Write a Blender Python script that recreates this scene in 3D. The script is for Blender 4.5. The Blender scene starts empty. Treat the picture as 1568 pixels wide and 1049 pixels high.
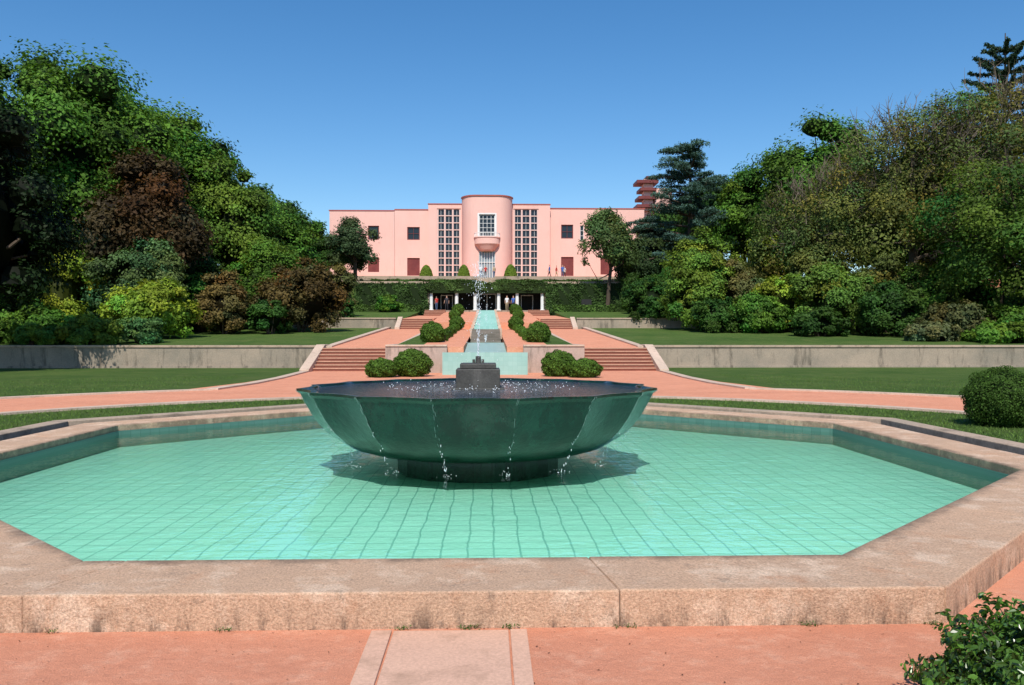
import bpy, math, numpy as np
from mathutils import Vector
rng = np.random.default_rng(7)
scene = bpy.context.scene
COL = scene.collection

# ------------------------------------------------------------------ materials
def new_mat(name):
    m = bpy.data.materials.new(name); m.use_nodes = True
    nt = m.node_tree
    return m, nt, nt.nodes["Principled BSDF"]

def mixcol(nt, fac, a, b, blend='MIX'):
    n = nt.nodes.new("ShaderNodeMix"); n.data_type = 'RGBA'; n.blend_type = blend
    def put(sock, v):
        if isinstance(v, (tuple, list)): sock.default_value = (*v[:3], 1)
        elif isinstance(v, float): sock.default_value = v
        else: nt.links.new(v, sock)
    put(n.inputs[0], fac); put(n.inputs[6], a); put(n.inputs[7], b)
    return n.outputs[2]

def noise(nt, scale, detail=6, rough=.6, vec=None, dist=0.0):
    n = nt.nodes.new("ShaderNodeTexNoise")
    n.inputs["Scale"].default_value = scale; n.inputs["Detail"].default_value = detail
    n.inputs["Roughness"].default_value = rough; n.inputs["Distortion"].default_value = dist
    if vec is None:
        vec = nt.nodes.new("ShaderNodeNewGeometry").outputs["Position"]
    nt.links.new(vec, n.inputs["Vector"])
    return n.outputs["Fac"]

def ramp(nt, fac, p0, p1):
    n = nt.nodes.new("ShaderNodeMapRange"); n.clamp = True
    n.inputs[1].default_value = p0; n.inputs[2].default_value = p1
    nt.links.new(fac, n.inputs[0]); return n.outputs[0]

def math_(nt, op, a, b=None):
    n = nt.nodes.new("ShaderNodeMath"); n.operation = op
    for i, v in enumerate((a, b)):
        if v is None: continue
        if isinstance(v, (int, float)): n.inputs[i].default_value = v
        else: nt.links.new(v, n.inputs[i])
    return n.outputs[0]

def bump(nt, bsdf, h, strength=.3, dist=.02):
    b = nt.nodes.new("ShaderNodeBump"); b.inputs["Strength"].default_value = strength
    b.inputs["Distance"].default_value = dist
    nt.links.new(h, b.inputs["Height"]); nt.links.new(b.outputs[0], bsdf.inputs["Normal"])

def stretch(nt, sx, sy, sz):
    g = nt.nodes.new("ShaderNodeNewGeometry").outputs["Position"]
    m = nt.nodes.new("ShaderNodeMapping"); m.inputs["Scale"].default_value = (sx, sy, sz)
    nt.links.new(g, m.inputs["Vector"]); return m.outputs[0]

def surf(name, c1, c2, scale=1.0, fine=30.0, rough=.8, bs=.3, bd=.01, stain=None, stain_amt=.0, speck=.15, streak=False, spec=.3):
    m, nt, b = new_mat(name)
    big = ramp(nt, noise(nt, scale, 5), .35, .65)
    col = mixcol(nt, big, c1, c2)
    f = noise(nt, fine, 4, .7)
    sp = ramp(nt, f, .3, .7)
    dark = tuple(x * (1 - speck) for x in (1, 1, 1)); lite = tuple(x * (1 + speck) for x in (1, 1, 1))
    col = mixcol(nt, 1.0, col, mixcol(nt, sp, dark, lite), 'MULTIPLY')
    if stain:
        v = stretch(nt, 1.5, 1.5, .25) if streak else None
        s = ramp(nt, noise(nt, 1.7 if streak else scale * 3, 8, .7, v), .52, .68)
        s = math_(nt, 'MULTIPLY', s, stain_amt)
        col = mixcol(nt, s, col, stain)
    nt.links.new(col, b.inputs["Base Color"])
    b.inputs["Roughness"].default_value = rough
    b.inputs["Specular IOR Level"].default_value = spec
    if bs: bump(nt, b, f, bs, bd)
    return m

M = {}
M['stucco'] = surf("pink_stucco", (.80, .49, .42), (.77, .455, .385), .25, 8, .85, .1, .01, (.62, .36, .30), .25, .03, True)
M['stucco_trim'] = surf("red_coping", (.42, .12, .09), (.36, .10, .08), 1, 8, .8, .1)
M['darkred'] = surf("dark_red_paint", (.14, .03, .03), (.18, .045, .04), 1, 8, .6, 0)
M['white'] = surf("white_paint", (.78, .78, .76), (.7, .7, .68), 1, 10, .5, 0, speck=.04)
M['palepink'] = surf("pale_pink_frame", (.70, .50, .45), (.66, .46, .41), 1, 10, .6, 0, speck=.03)
M['wall'] = surf("retaining_wall_stone", (.36, .285, .215), (.24, .205, .16), .5, 22, .9, .4, .02, (.07, .06, .045), .85, .22, True)
M['coping'] = surf("coping_stone", (.44, .32, .235), (.34, .27, .20), .8, 25, .85, .3, .01, (.12, .095, .07), .7, .2)
M['curb'] = surf("pale_curb_stone", (.60, .44, .34), (.50, .38, .29), .8, 25, .85, .3, .01, (.22, .16, .11), .5, .18)
M['planterwall'] = surf("planter_wall_stone", (.46, .34, .28), (.36, .28, .23), .8, 15, .85, .3, .01, (.12, .09, .07), .8, .12, True)
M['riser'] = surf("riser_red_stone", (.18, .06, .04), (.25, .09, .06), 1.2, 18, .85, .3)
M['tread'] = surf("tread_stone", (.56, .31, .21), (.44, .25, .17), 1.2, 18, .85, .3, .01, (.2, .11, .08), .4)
M['greystep'] = surf("grey_step_stone", (.20, .17, .14), (.13, .115, .09), 1.2, 18, .6, .3)
M['channelbed'] = surf("dark_channel_bed", (.045, .03, .022), (.025, .02, .015), 2, 25, .95, .6, .02)
M['mortar'] = surf("rim_mortar", (.16, .11, .08), (.10, .07, .05), 2, 25, .95, .4, .01)
M['slab'] = surf("paving_slab", (.62, .38, .27), (.56, .34, .245), .8, 60, .85, .5, .006, (.28, .17, .11), .55, .15)
m, nt, b = new_mat("window_glass"); b.inputs["Base Color"].default_value = (.012, .016, .022, 1); b.inputs["Roughness"].default_value = .08; M['glass'] = m
m, nt, b = new_mat("door_glass"); b.inputs["Base Color"].default_value = (.22, .27, .30, 1); b.inputs["Roughness"].default_value = .12; M['doorglass'] = m
m, nt, b = new_mat("interior_shade_paint"); b.inputs["Base Color"].default_value = (.012, .012, .012, 1); b.inputs["Roughness"].default_value = .8; M['dark'] = m  # near-black colour stands in for the shade of unlit interiors

def pink_ground():
    m, nt, b = new_mat("pink_clay_path")
    col = mixcol(nt, ramp(nt, noise(nt, .7, 6, .65), .35, .65), (.74, .315, .19), (.64, .265, .16))
    col = mixcol(nt, ramp(nt, noise(nt, 5, 8, .75), .5, .72), col, (.78, .40, .265))
    f = noise(nt, 150, 3, .85)
    col = mixcol(nt, 1.0, col, mixcol(nt, ramp(nt, f, .3, .7), (.68, .66, .64), (1.2, 1.2, 1.2)), 'MULTIPLY')
    s = math_(nt, 'MULTIPLY', ramp(nt, noise(nt, 14, 8, .8), .62, .69), .5)
    col = mixcol(nt, s, col, (.32, .13, .08))
    s = math_(nt, 'MULTIPLY', ramp(nt, noise(nt, 60, 4, .8), .66, .71), .8)
    col = mixcol(nt, s, col, (.75, .6, .5))
    nt.links.new(col, b.inputs["Base Color"]); b.inputs["Roughness"].default_value = .9
    b.inputs["Specular IOR Level"].default_value = .2
    h = math_(nt, 'ADD', math_(nt, 'MULTIPLY', noise(nt, 9, 6, .7), 1.5), math_(nt, 'MULTIPLY', f, .5))
    bump(nt, b, h, .9, .016)
    return m
M['pink'] = pink_ground()

def grass_mat():
    m, nt, b = new_mat("grass")
    col = mixcol(nt, ramp(nt, noise(nt, .22, 5), .35, .65), (.062, .125, .022), (.10, .165, .034))
    col = mixcol(nt, math_(nt, 'MULTIPLY', ramp(nt, noise(nt, .8, 8, .75), .48, .68), .7), col, (.16, .19, .055))
    col = mixcol(nt, math_(nt, 'MULTIPLY', ramp(nt, noise(nt, 3.1, 8, .75), .55, .7), .5), col, (.045, .095, .02))
    f = noise(nt, 40, 4, .8)
    col = mixcol(nt, 1.0, col, mixcol(nt, ramp(nt, f, .3, .7), (.5, .5, .5), (1.3, 1.3, 1.3)), 'MULTIPLY')
    nt.links.new(col, b.inputs["Base Color"]); b.inputs["Roughness"].default_value = .9
    b.inputs["Specular IOR Level"].default_value = .15
    bump(nt, b, f, 1.0, .06)
    return m
M['grass'] = grass_mat()
AP, RW = 5.76, .70

def rim_mat():
    m, nt, b = new_mat("basin_rim_granite")
    geo = nt.nodes.new("ShaderNodeNewGeometry")
    col = mixcol(nt, ramp(nt, noise(nt, 1.1, 6, .65), .35, .65), (.66, .43, .285), (.57, .38, .26))
    col = mixcol(nt, ramp(nt, noise(nt, 3.2, 8, .7), .50, .66), col, (.78, .575, .42))
    col = mixcol(nt, math_(nt, 'MULTIPLY', ramp(nt, noise(nt, 2.3, 7, .75), .55, .66), .5), col, (.58, .30, .17))
    col = mixcol(nt, math_(nt, 'MULTIPLY', ramp(nt, noise(nt, 5, 10, .85), .57, .62), .45), col, (.21, .165, .13))
    f = noise(nt, 70, 4, .85)
    col = mixcol(nt, 1.0, col, mixcol(nt, ramp(nt, f, .34, .62), (.60, .575, .55), (1.18, 1.17, 1.16)), 'MULTIPLY')
    sep = nt.nodes.new("ShaderNodeSeparateXYZ"); nt.links.new(geo.outputs["Position"], sep.inputs[0])
    low = math_(nt, 'SUBTRACT', 1.0, ramp(nt, sep.outputs[2], .0, .17))
    st = math_(nt, 'MULTIPLY', low, ramp(nt, noise(nt, 1.9, 9, .78, stretch(nt, 3.0, 3.0, .8)), .48, .59))
    col = mixcol(nt, math_(nt, 'MULTIPLY', st, .9), col, (.075, .055, .04))
    st2 = ramp(nt, noise(nt, 2.2, 9, .8, stretch(nt, 2.2, 2.2, .6)), .61, .67)
    col = mixcol(nt, math_(nt, 'MULTIPLY', st2, .5), col, (.17, .115, .085))
    x_, y_ = sep.outputs[0], math_(nt, 'SUBTRACT', sep.outputs[1], 11.0)
    d1 = math_(nt, 'MAXIMUM', math_(nt, 'ABSOLUTE', x_), math_(nt, 'ABSOLUTE', y_))
    q1 = math_(nt, 'ABSOLUTE', math_(nt, 'MULTIPLY', math_(nt, 'ADD', x_, y_), .70711)); q2 = math_(nt, 'ABSOLUTE', math_(nt, 'MULTIPLY', math_(nt, 'SUBTRACT', x_, y_), .70711))
    dd = math_(nt, 'MAXIMUM', d1, math_(nt, 'MAXIMUM', q1, q2))
    dd = math_(nt, 'ADD', dd, math_(nt, 'MULTIPLY', math_(nt, 'SUBTRACT', noise(nt, 3.5, 7, .75), .5), .45))
    ed = math_(nt, 'SUBTRACT', 1.0, ramp(nt, dd, AP - .03, AP + .12))
    col = mixcol(nt, math_(nt, 'MULTIPLY', ed, .8), col, (.13, .095, .07))
    nt.links.new(col, b.inputs["Base Color"]); b.inputs["Roughness"].default_value = .85
    b.inputs["Specular IOR Level"].default_value = .25
    h = math_(nt, 'ADD', math_(nt, 'MULTIPLY', noise(nt, 14, 5, .7), 1.4), f)
    bump(nt, b, h, .8, .016)
    return m
M['rim'] = rim_mat()

def tile_mat(name, axis, c1, c2, line, size=.2, lw=.02, wob=.02, rough=.3, lf=.7):
    m, nt, b = new_mat(name)
    geo = nt.nodes.new("ShaderNodeNewGeometry")
    nn = nt.nodes.new("ShaderNodeTexNoise"); nn.inputs["Scale"].default_value = 2.2; nn.inputs["Detail"].default_value = 3
    nt.links.new(geo.outputs["Position"], nn.inputs["Vector"])
    vm = nt.nodes.new("ShaderNodeVectorMath"); vm.operation = 'MULTIPLY_ADD'
    nt.links.new(nn.outputs["Color"], vm.inputs[0]); vm.inputs[1].default_value = (wob * 2,) * 3
    nt.links.new(geo.outputs["Position"], vm.inputs[2])
    sep = nt.nodes.new("ShaderNodeSeparateXYZ"); nt.links.new(vm.outputs[0], sep.inputs[0])
    masks = []; cells = []
    for a in axis:
        s = math_(nt, 'DIVIDE', sep.outputs[a], size)
        fr = math_(nt, 'FRACT', s); cells.append(math_(nt, 'FLOOR', s))
        masks.append(math_(nt, 'GREATER_THAN', math_(nt, 'ABSOLUTE', math_(nt, 'SUBTRACT', fr, .5)), .5 - lw / size / 2))
    lm = math_(nt, 'MAXIMUM', masks[0], masks[1])
    cb = nt.nodes.new("ShaderNodeCombineXYZ"); nt.links.new(cells[0], cb.inputs[0]); nt.links.new(cells[1], cb.inputs[1])
    wn = nt.nodes.new("ShaderNodeTexWhiteNoise"); nt.links.new(cb.outputs[0], wn.inputs[0])
    col = mixcol(nt, wn.outputs["Value"], c1, c2)
    col = mixcol(nt, math_(nt, 'MULTIPLY', ramp(nt, noise(nt, .45, 4, .6), .4, .65), .4), col, tuple(min(x * 1.15, .9) for x in c1))
    col = mixcol(nt, math_(nt, 'MULTIPLY', ramp(nt, noise(nt, 1.8, 7, .7), .55, .75), .25), col, tuple(x * .6 for x in c1))
    col = mixcol(nt, math_(nt, 'MULTIPLY', lm, lf), col, line)
    nt.links.new(col, b.inputs["Base Color"]); b.inputs["Roughness"].default_value = rough
    return m
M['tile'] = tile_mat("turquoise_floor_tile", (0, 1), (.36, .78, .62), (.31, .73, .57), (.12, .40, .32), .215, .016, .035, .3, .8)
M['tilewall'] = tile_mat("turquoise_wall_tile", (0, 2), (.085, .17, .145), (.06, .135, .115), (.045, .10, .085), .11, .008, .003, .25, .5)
M['tilelight'] = tile_mat("pale_turquoise_tile", (0, 2), (.30, .50, .45), (.25, .45, .40), (.22, .40, .35), .2, .012, .003, .3, .4)

def water_mat(name, tint=(1, 1, 1), scale=3.5, strength=.17):
    m, nt, b = new_mat(name)
    nt.nodes.remove(b)
    out = nt.nodes["Material Output"]
    tr = nt.nodes.new("ShaderNodeBsdfTransparent"); tr.inputs[0].default_value = (*tint, 1)
    gl = nt.nodes.new("ShaderNodeBsdfGlossy"); gl.inputs["Roughness"].default_value = .02
    fr = nt.nodes.new("ShaderNodeFresnel"); fr.inputs[0].default_value = 1.33
    mx = nt.nodes.new("ShaderNodeMixShader")
    bp = nt.nodes.new("ShaderNodeBump"); bp.inputs["Strength"].default_value = strength; bp.inputs["Distance"].default_value = .05
    h = math_(nt, 'ADD', noise(nt, scale, 3, .5, None, .6), math_(nt, 'MULTIPLY', noise(nt, scale * 4, 2, .5), .3))
    nt.links.new(h, bp.inputs["Height"])
    nt.links.new(bp.outputs[0], gl.inputs["Normal"]); nt.links.new(bp.outputs[0], fr.inputs["Normal"])
    nt.links.new(fr.outputs[0], mx.inputs[0]); nt.links.new(tr.outputs[0], mx.inputs[1]); nt.links.new(gl.outputs[0], mx.inputs[2])
    nt.links.new(mx.outputs[0], out.inputs[0])
    return m
M['water'] = water_mat("pool_water", (.96, 1, .99), 3.5, .22)
def bowlwater():
    m, nt, b = new_mat("bowl_water")
    geo = nt.nodes.new("ShaderNodeNewGeometry")
    d = nt.nodes.new("ShaderNodeVectorMath"); d.operation = 'DISTANCE'
    nt.links.new(geo.outputs["Position"], d.inputs[0]); d.inputs[1].default_value = (0, 11, .93)
    near = math_(nt, 'SUBTRACT', 1.0, ramp(nt, d.outputs["Value"], .4, 1.4))
    f = ramp(nt, noise(nt, 22, 5, .8), .50, .64)
    col = mixcol(nt, math_(nt, 'MULTIPLY', near, f), (.02, .025, .028), (.55, .58, .62))
    nt.links.new(col, b.inputs["Base Color"]); b.inputs["Roughness"].default_value = .12
    b.inputs["Specular IOR Level"].default_value = .25
    bump(nt, b, noise(nt, 14, 4, .7), .8, .05)
    return m
M['bowlwater'] = bowlwater()
def bowl_mat():
    m, nt, b = new_mat("green_glazed_stone")
    col = mixcol(nt, ramp(nt, noise(nt, 1.8, 8, .75), .38, .64), (.002, .014, .009), (.006, .036, .024))
    v = stretch(nt, 3.5, 3.5, .3)
    col = mixcol(nt, math_(nt, 'MULTIPLY', ramp(nt, noise(nt, 2, 8, .75, v), .48, .62), .8), col, (.002, .005, .004))
    col = mixcol(nt, math_(nt, 'MULTIPLY', ramp(nt, noise(nt, 45, 4, .8), .60, .70), .35), col, (.022, .06, .045))
    nt.links.new(col, b.inputs["Base Color"]); b.inputs["Specular IOR Level"].default_value = .42
    rr = nt.nodes.new("ShaderNodeMapRange"); rr.inputs[1].default_value = .4; rr.inputs[2].default_value = .6; rr.inputs[3].default_value = .05; rr.inputs[4].default_value = .22
    nt.links.new(noise(nt, 3, 6, .7), rr.inputs[0]); nt.links.new(rr.outputs[0], b.inputs["Roughness"])
    bump(nt, b, math_(nt, 'ADD', noise(nt, 7, 5, .7), math_(nt, 'MULTIPLY', noise(nt, 45, 3, .6), .3)), .4, .03)
    return m
M['bowl'] = bowl_mat()
M['block'] = surf("dark_granite", (.07, .068, .062), (.045, .043, .04), 3, 40, .6, .4, .01, (.16, .15, .14), .5, .3, True)
m, nt, b = new_mat("water_drop"); b.inputs["Base Color"].default_value = (.8, .85, .9, 1); b.inputs["Roughness"].default_value = .1; M['drop'] = m
m, nt, b = new_mat("trickling_water"); b.inputs["Base Color"].default_value = (.20, .26, .25, 1); b.inputs["Roughness"].default_value = .08; M['trickle'] = m
M['bark'] = surf("bark", (.10, .07, .05), (.06, .045, .033), 2, 12, .9, .5, .03)
M['twig'] = surf("twig_bark", (.17, .135, .10), (.12, .095, .07), 2, 12, .9, .3, .02)

def leaf_mat(name, rough, spec, trans):
    m, nt, b = new_mat(name)
    at = nt.nodes.new("ShaderNodeAttribute"); at.attribute_name = "Col"
    nt.links.new(at.outputs["Color"], b.inputs["Base Color"])
    b.inputs["Roughness"].default_value = rough; b.inputs["Specular IOR Level"].default_value = spec
    tr = nt.nodes.new("ShaderNodeBsdfTranslucent")
    tc = mixcol(nt, 1.0, at.outputs["Color"], (1.3, 1.35, .5), 'MULTIPLY'); nt.links.new(tc, tr.inputs[0])
    mx = nt.nodes.new("ShaderNodeMixShader"); mx.inputs[0].default_value = trans
    nt.links.new(b.outputs[0], mx.inputs[1]); nt.links.new(tr.outputs[0], mx.inputs[2])
    nt.links.new(mx.outputs[0], nt.nodes["Material Output"].inputs[0])
    return m
M['leaf'] = leaf_mat("foliage", .6, .14, .24)
M['glossleaf'] = leaf_mat("glossy_foliage", .3, .5, .2)

# ------------------------------------------------------------------ mesh helpers
def empty(name, loc=(0, 0, 0)):
    e = bpy.data.objects.new(name, None); e.location = loc; COL.objects.link(e); e.empty_display_size = .1
    return e

class MB:
    """quad mesh builder"""
    def __init__(s): s.v = []; s.f = []; s.m = []; s.c = []; s.n = 0
    def add(s, v, f, mat=0, col=(1, 1, 1)):
        v = np.asarray(v, float).reshape(-1, 3); f = np.asarray(f, int).reshape(-1, 4)
        s.v.append(v); s.f.append(f + s.n); s.n += len(v)
        s.m.append(np.full(len(f), mat))
        c = np.asarray(col, float)
        if c.ndim == 1: c = np.tile(c, (len(v), 1))
        s.c.append(c)
    def box(s, x0, x1, y0, y1, z0, z1, mat=0):
        s.hexa([(x0, y0), (x1, y0), (x1, y1), (x0, y1)], [z0] * 4, [z1] * 4, mat)
    def hexa(s, xy, zb, zt, mat=0):
        v = [(xy[i][0], xy[i][1], zb[i]) for i in range(4)] + [(xy[i][0], xy[i][1], zt[i]) for i in range(4)]
        s.add(v, [(3, 2, 1, 0), (4, 5, 6, 7), (0, 1, 5, 4), (1, 2, 6, 5), (2, 3, 7, 6), (3, 0, 4, 7)], mat)
    def tube(s, pts, rad, seg=7, mat=0, col=(1, 1, 1)):
        pts = np.asarray(pts, float); k = len(pts); vs = []
        for i in range(k):
            t = pts[min(i + 1, k - 1)] - pts[max(i - 1, 0)]; t = t / (np.linalg.norm(t) + 1e-9)
            a = np.cross(t, (0.13, .99, .07)); a /= np.linalg.norm(a) + 1e-9; b_ = np.cross(t, a)
            for j in range(seg):
                th = 2 * math.pi * j / seg
                vs.append(pts[i] + rad[i] * (a * math.cos(th) + b_ * math.sin(th)))
        f = [(i * seg + j, i * seg + (j + 1) % seg, (i + 1) * seg + (j + 1) % seg, (i + 1) * seg + j) for i in range(k - 1) for j in range(seg)]
        s.add(vs, f, mat, col)
    def blob(s, c, r, mat=0, col=(1, 1, 1), nu=8, nv=6, jit=.0, rg=rng):
        r = np.ones(3) * r
        th = np.linspace(.02, math.pi - .02, nv); ph = np.arange(nu) * 2 * math.pi / nu
        T, P = np.meshgrid(th, ph, indexing='ij')
        k = 1 + jit * rg.standard_normal(T.shape)
        v = np.stack([np.sin(T) * np.cos(P) * k, np.sin(T) * np.sin(P) * k, np.cos(T) * k], -1).reshape(-1, 3) * r + np.asarray(c)
        f = [(i * nu + j, (i + 1) * nu + j, (i + 1) * nu + (j + 1) % nu, i * nu + (j + 1) % nu) for i in range(nv - 1) for j in range(nu)]
        s.add(v, f, mat, col)
    def make(s, name, mats, parent=None, smooth=False, bevel=0):
        v = np.concatenate(s.v); f = np.concatenate(s.f)
        me = bpy.data.meshes.new(name)
        me.vertices.add(len(v)); me.vertices.foreach_set("co", v.astype(np.float32).ravel())
        me.loops.add(f.size); me.loops.foreach_set("vertex_index", f.astype(np.int32).ravel())
        me.polygons.add(len(f)); me.polygons.foreach_set("loop_start", (np.arange(len(f)) * 4).astype(np.int32))
        me.polygons.foreach_set("material_index", np.concatenate(s.m).astype(np.int32))
        me.polygons.foreach_set("use_smooth", np.full(len(f), bool(smooth)))
        me.update(calc_edges=True)
        a = me.color_attributes.new("Col", 'FLOAT_COLOR', 'POINT')
        c = np.concatenate(s.c); a.data.foreach_set("color", np.c_[c, np.ones(len(c))].astype(np.float32).ravel())
        for m_ in (mats if isinstance(mats, (list, tuple)) else [mats]): me.materials.append(m_)
        o = bpy.data.objects.new(name, me); COL.objects.link(o)
        if parent: o.parent = parent
        if bevel:
            b_ = o.modifiers.new("bevel", 'BEVEL'); b_.width = bevel; b_.segments = 2; b_.limit_method = 'ANGLE'
        return o

def nrm(a): return a / (np.linalg.norm(a, axis=-1, keepdims=True) + 1e-9)
def rdir(n, rg): return nrm(rg.standard_normal((n, 3)))

def add_leaves(mb, rg, c, n, size, aspect=.55, col=None, mat=0, folded=False):
    N = len(c)
    t = nrm(np.cross(n, rdir(N, rg))); b_ = np.cross(n, t)
    L = (size * rg.uniform(.6, 1.35, N))[:, None]; W = L * aspect
    if folded:
        fold = n * L * .18
        base = c - t * L; tip = c + t * L - n * L * .15
        v = np.stack([base, c - t * L * .35 + b_ * W + fold, c + t * L * .4 + b_ * W * .85 + fold, tip,
                      c + t * L * .4 - b_ * W * .85 + fold, c - t * L * .35 - b_ * W + fold], 1).reshape(-1, 3)
        i = np.arange(N)[:, None] * 6
        f = np.concatenate([i + [0, 1, 2, 3], i + [0, 3, 4, 5]])
        mb.add(v, f, mat, np.repeat(col, 6, 0))
    else:
        v = np.stack([c - t * L, c + b_ * W - t * L * .1, c + t * L, c - b_ * W + t * L * .1], 1).reshape(-1, 3)
        f = np.arange(N * 4).reshape(-1, 4)
        mb.add(v, f, mat, np.repeat(col, 4, 0))

def crown(mb, rg, C, R, nclump, nleaf, crel, size, base, var=.34, hue=.12, core=True, low=-.55, mat=0, corek=.64, shell=(.5, .95), aspect=.6, flat=.8):
    C = np.array(C, float); R = np.array(R, float)
    d = rdir(nclump * 3, rg); d = d[d[:, 2] > low][:nclump]; k = len(d)
    rad = rg.uniform(shell[0], shell[1], k)[:, None]
    cc = C + d * R * rad
    cr = R.mean() * crel * rg.uniform(.55, 1.4, k)
    br = rg.uniform(1 - var, 1 + var, k); hu = rg.normal(0, hue, k)
    base = np.array(base)
    per = np.maximum((nleaf * cr ** 2 / (cr ** 2).sum()).astype(int), 4)
    idx = np.repeat(np.arange(k), per); N = len(idx)
    d2 = rdir(N, rg); out = nrm(d[idx] + np.array([0, 0, .25]))
    flip = (d2 * out).sum(1) < -.25; d2[flip] *= -1
    rr = cr[idx] * (0.66 + .6 * rg.random(N) ** 1.6)
    ph = rg.uniform(0, 6, (k, 3)); rr *= 1 + .2 * np.sin(d2[:, 0] * 6 + ph[idx, 0]) * np.sin(d2[:, 1] * 6 + ph[idx, 1]) + .14 * np.sin(d2[:, 2] * 9 + ph[idx, 2])
    p = cc[idx] + d2 * rr[:, None] * np.array([1, 1, flat])
    n = nrm(d2 * .8 + out * .3 + rdir(N, rg) * .75 + np.array([0, 0, .35]))
    lj = rg.uniform(.65, 1.35, N)
    col = base * (br[idx] * lj)[:, None] * np.stack([1 + hu[idx], np.ones(N), 1 - hu[idx] * .5], 1)
    add_leaves(mb, rg, p, n, size, aspect, np.clip(col, .002, 1), mat)
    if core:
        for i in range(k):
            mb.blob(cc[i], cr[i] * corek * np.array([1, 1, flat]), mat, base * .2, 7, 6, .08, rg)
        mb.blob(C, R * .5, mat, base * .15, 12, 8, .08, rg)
    return cc

def tree_mesh(seed, base_xy_z, top, R, base, zc=None, nclump=55, nleaf=26000, crel=.3, size=.2, trunk=.4, twigs=0, tw_len=1.5, var=.34, hue=.12, core=True, ry=None, low=-.6, shell=(.5, .95), flat=.8, corek=.64, rz=None, aspect=.6):
    rg = np.random.default_rng(seed); mb = MB()
    x, y, z0 = base_xy_z
    rz = rz or (top - z0) * .43
    zc = zc or top - rz
    C = (x, y, zc)
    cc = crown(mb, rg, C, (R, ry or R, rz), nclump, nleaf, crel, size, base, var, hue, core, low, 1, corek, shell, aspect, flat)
    lean = rg.normal(0, .4, 2)
    pts = [np.array([x, y, z0 - .3]), np.array([x + lean[0] * .3, y, z0 + (zc - z0) * .4]), np.array([x + lean[0], y + lean[1], zc]), np.array([x + lean[0] * .5, y, zc + rz * .5])]
    mb.tube(pts, [trunk * 1.3, trunk, trunk * .65, trunk * .2], 9)
    for i in rg.choice(len(cc), min(22, len(cc)), replace=False):
        t = rg.uniform(.25, .9); s = pts[1] * (1 - t) + pts[2] * t
        mid_ = (s + cc[i]) / 2 + rg.normal(0, .3, 3) + np.array([0, 0, -.3])
        mb.tube([s, mid_, cc[i]], [trunk * .4, trunk * .25, trunk * .08], 6)
    for i in range(twigs):
        d = rdir(1, rg)[0]
        if d[2] < -.2: d[2] *= -1
        p = np.array(C) + d * np.array([R, ry or R, rz]) * rg.uniform(.6, .95)
        q = p + (d * .7 + np.array([0, 0, .5]) + rg.normal(0, .3, 3)) * tw_len * rg.uniform(.5, 1.2)
        mb.tube([p, (p + q) / 2 + rg.normal(0, .08, 3), q], [.045, .03, .01], 3, 0)
        for _ in range(3):
            a = p + (q - p) * rg.uniform(.2, .8); e = a + (d + rg.normal(0, .7, 3)) * tw_len * .45
            mb.tube([a, e], [.022, .007], 3, 0)
    return mb

def tree(name, *a, barkm='bark', **k):
    return tree_mesh(*a, **k).make(name, [M[barkm], M['leaf']])

def shrub(name, seed, x, y, z0, R, h, base, nleaf=9000, size=.12, nclump=26, crel=.36, **k):
    rg = np.random.default_rng(seed); mb = MB()
    crown(mb, rg, (x, y, z0 + h * .42), (R, R * .8, h * .55), nclump, nleaf, crel, size, base, mat=1, low=-.7, **k)
    for i in range(5):
        a = rg.uniform(0, 6.28); mb.tube([(x + .2 * math.cos(a), y + .2 * math.sin(a), z0 - .1), (x + R * .4 * math.cos(a), y + R * .4 * math.sin(a), z0 + h * .5)], [.07, .03], 5)
    return mb.make(name, [M['bark'], M['leaf']])

def ball(name, seed, x, y, z0, r, base=(.06, .12, .02), n=9000, size=.03, sq=.95, folded=False, mat='leaf'):
    rg = np.random.default_rng(abs(seed)); mb = MB()
    C = np.array([x, y, z0 + r * sq * .85])
    d = rdir(n, rg)
    lump = 1 + .06 * np.sin(d[:, 0] * 7 + seed) * np.sin(d[:, 1] * 6) + .05 * np.sin(d[:, 2] * 9 + d[:, 0] * 8)
    p = C + d * (r * lump * rg.uniform(.88, 1.06, n))[:, None] * np.array([1, 1, sq])
    p = p[p[:, 2] > z0 - .02]; d = (p - C); n_ = nrm(nrm(d) * 1 + rdir(len(p), rg) * .8)
    col = np.array(base) * rg.uniform(.55, 1.5, len(p))[:, None]
    col *= (1 + .5 * (rg.random(len(p)) > .85))[:, None]
    add_leaves(mb, rg, p, n_, size, .6, col, 1, folded)
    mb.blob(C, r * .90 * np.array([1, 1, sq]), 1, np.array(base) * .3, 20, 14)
    mb.tube([(x, y, z0 - .1), (x, y, z0 + r * .5)], [.06, .05], 6)
    return mb.make(name, [M['bark'], M[mat]])

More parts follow.
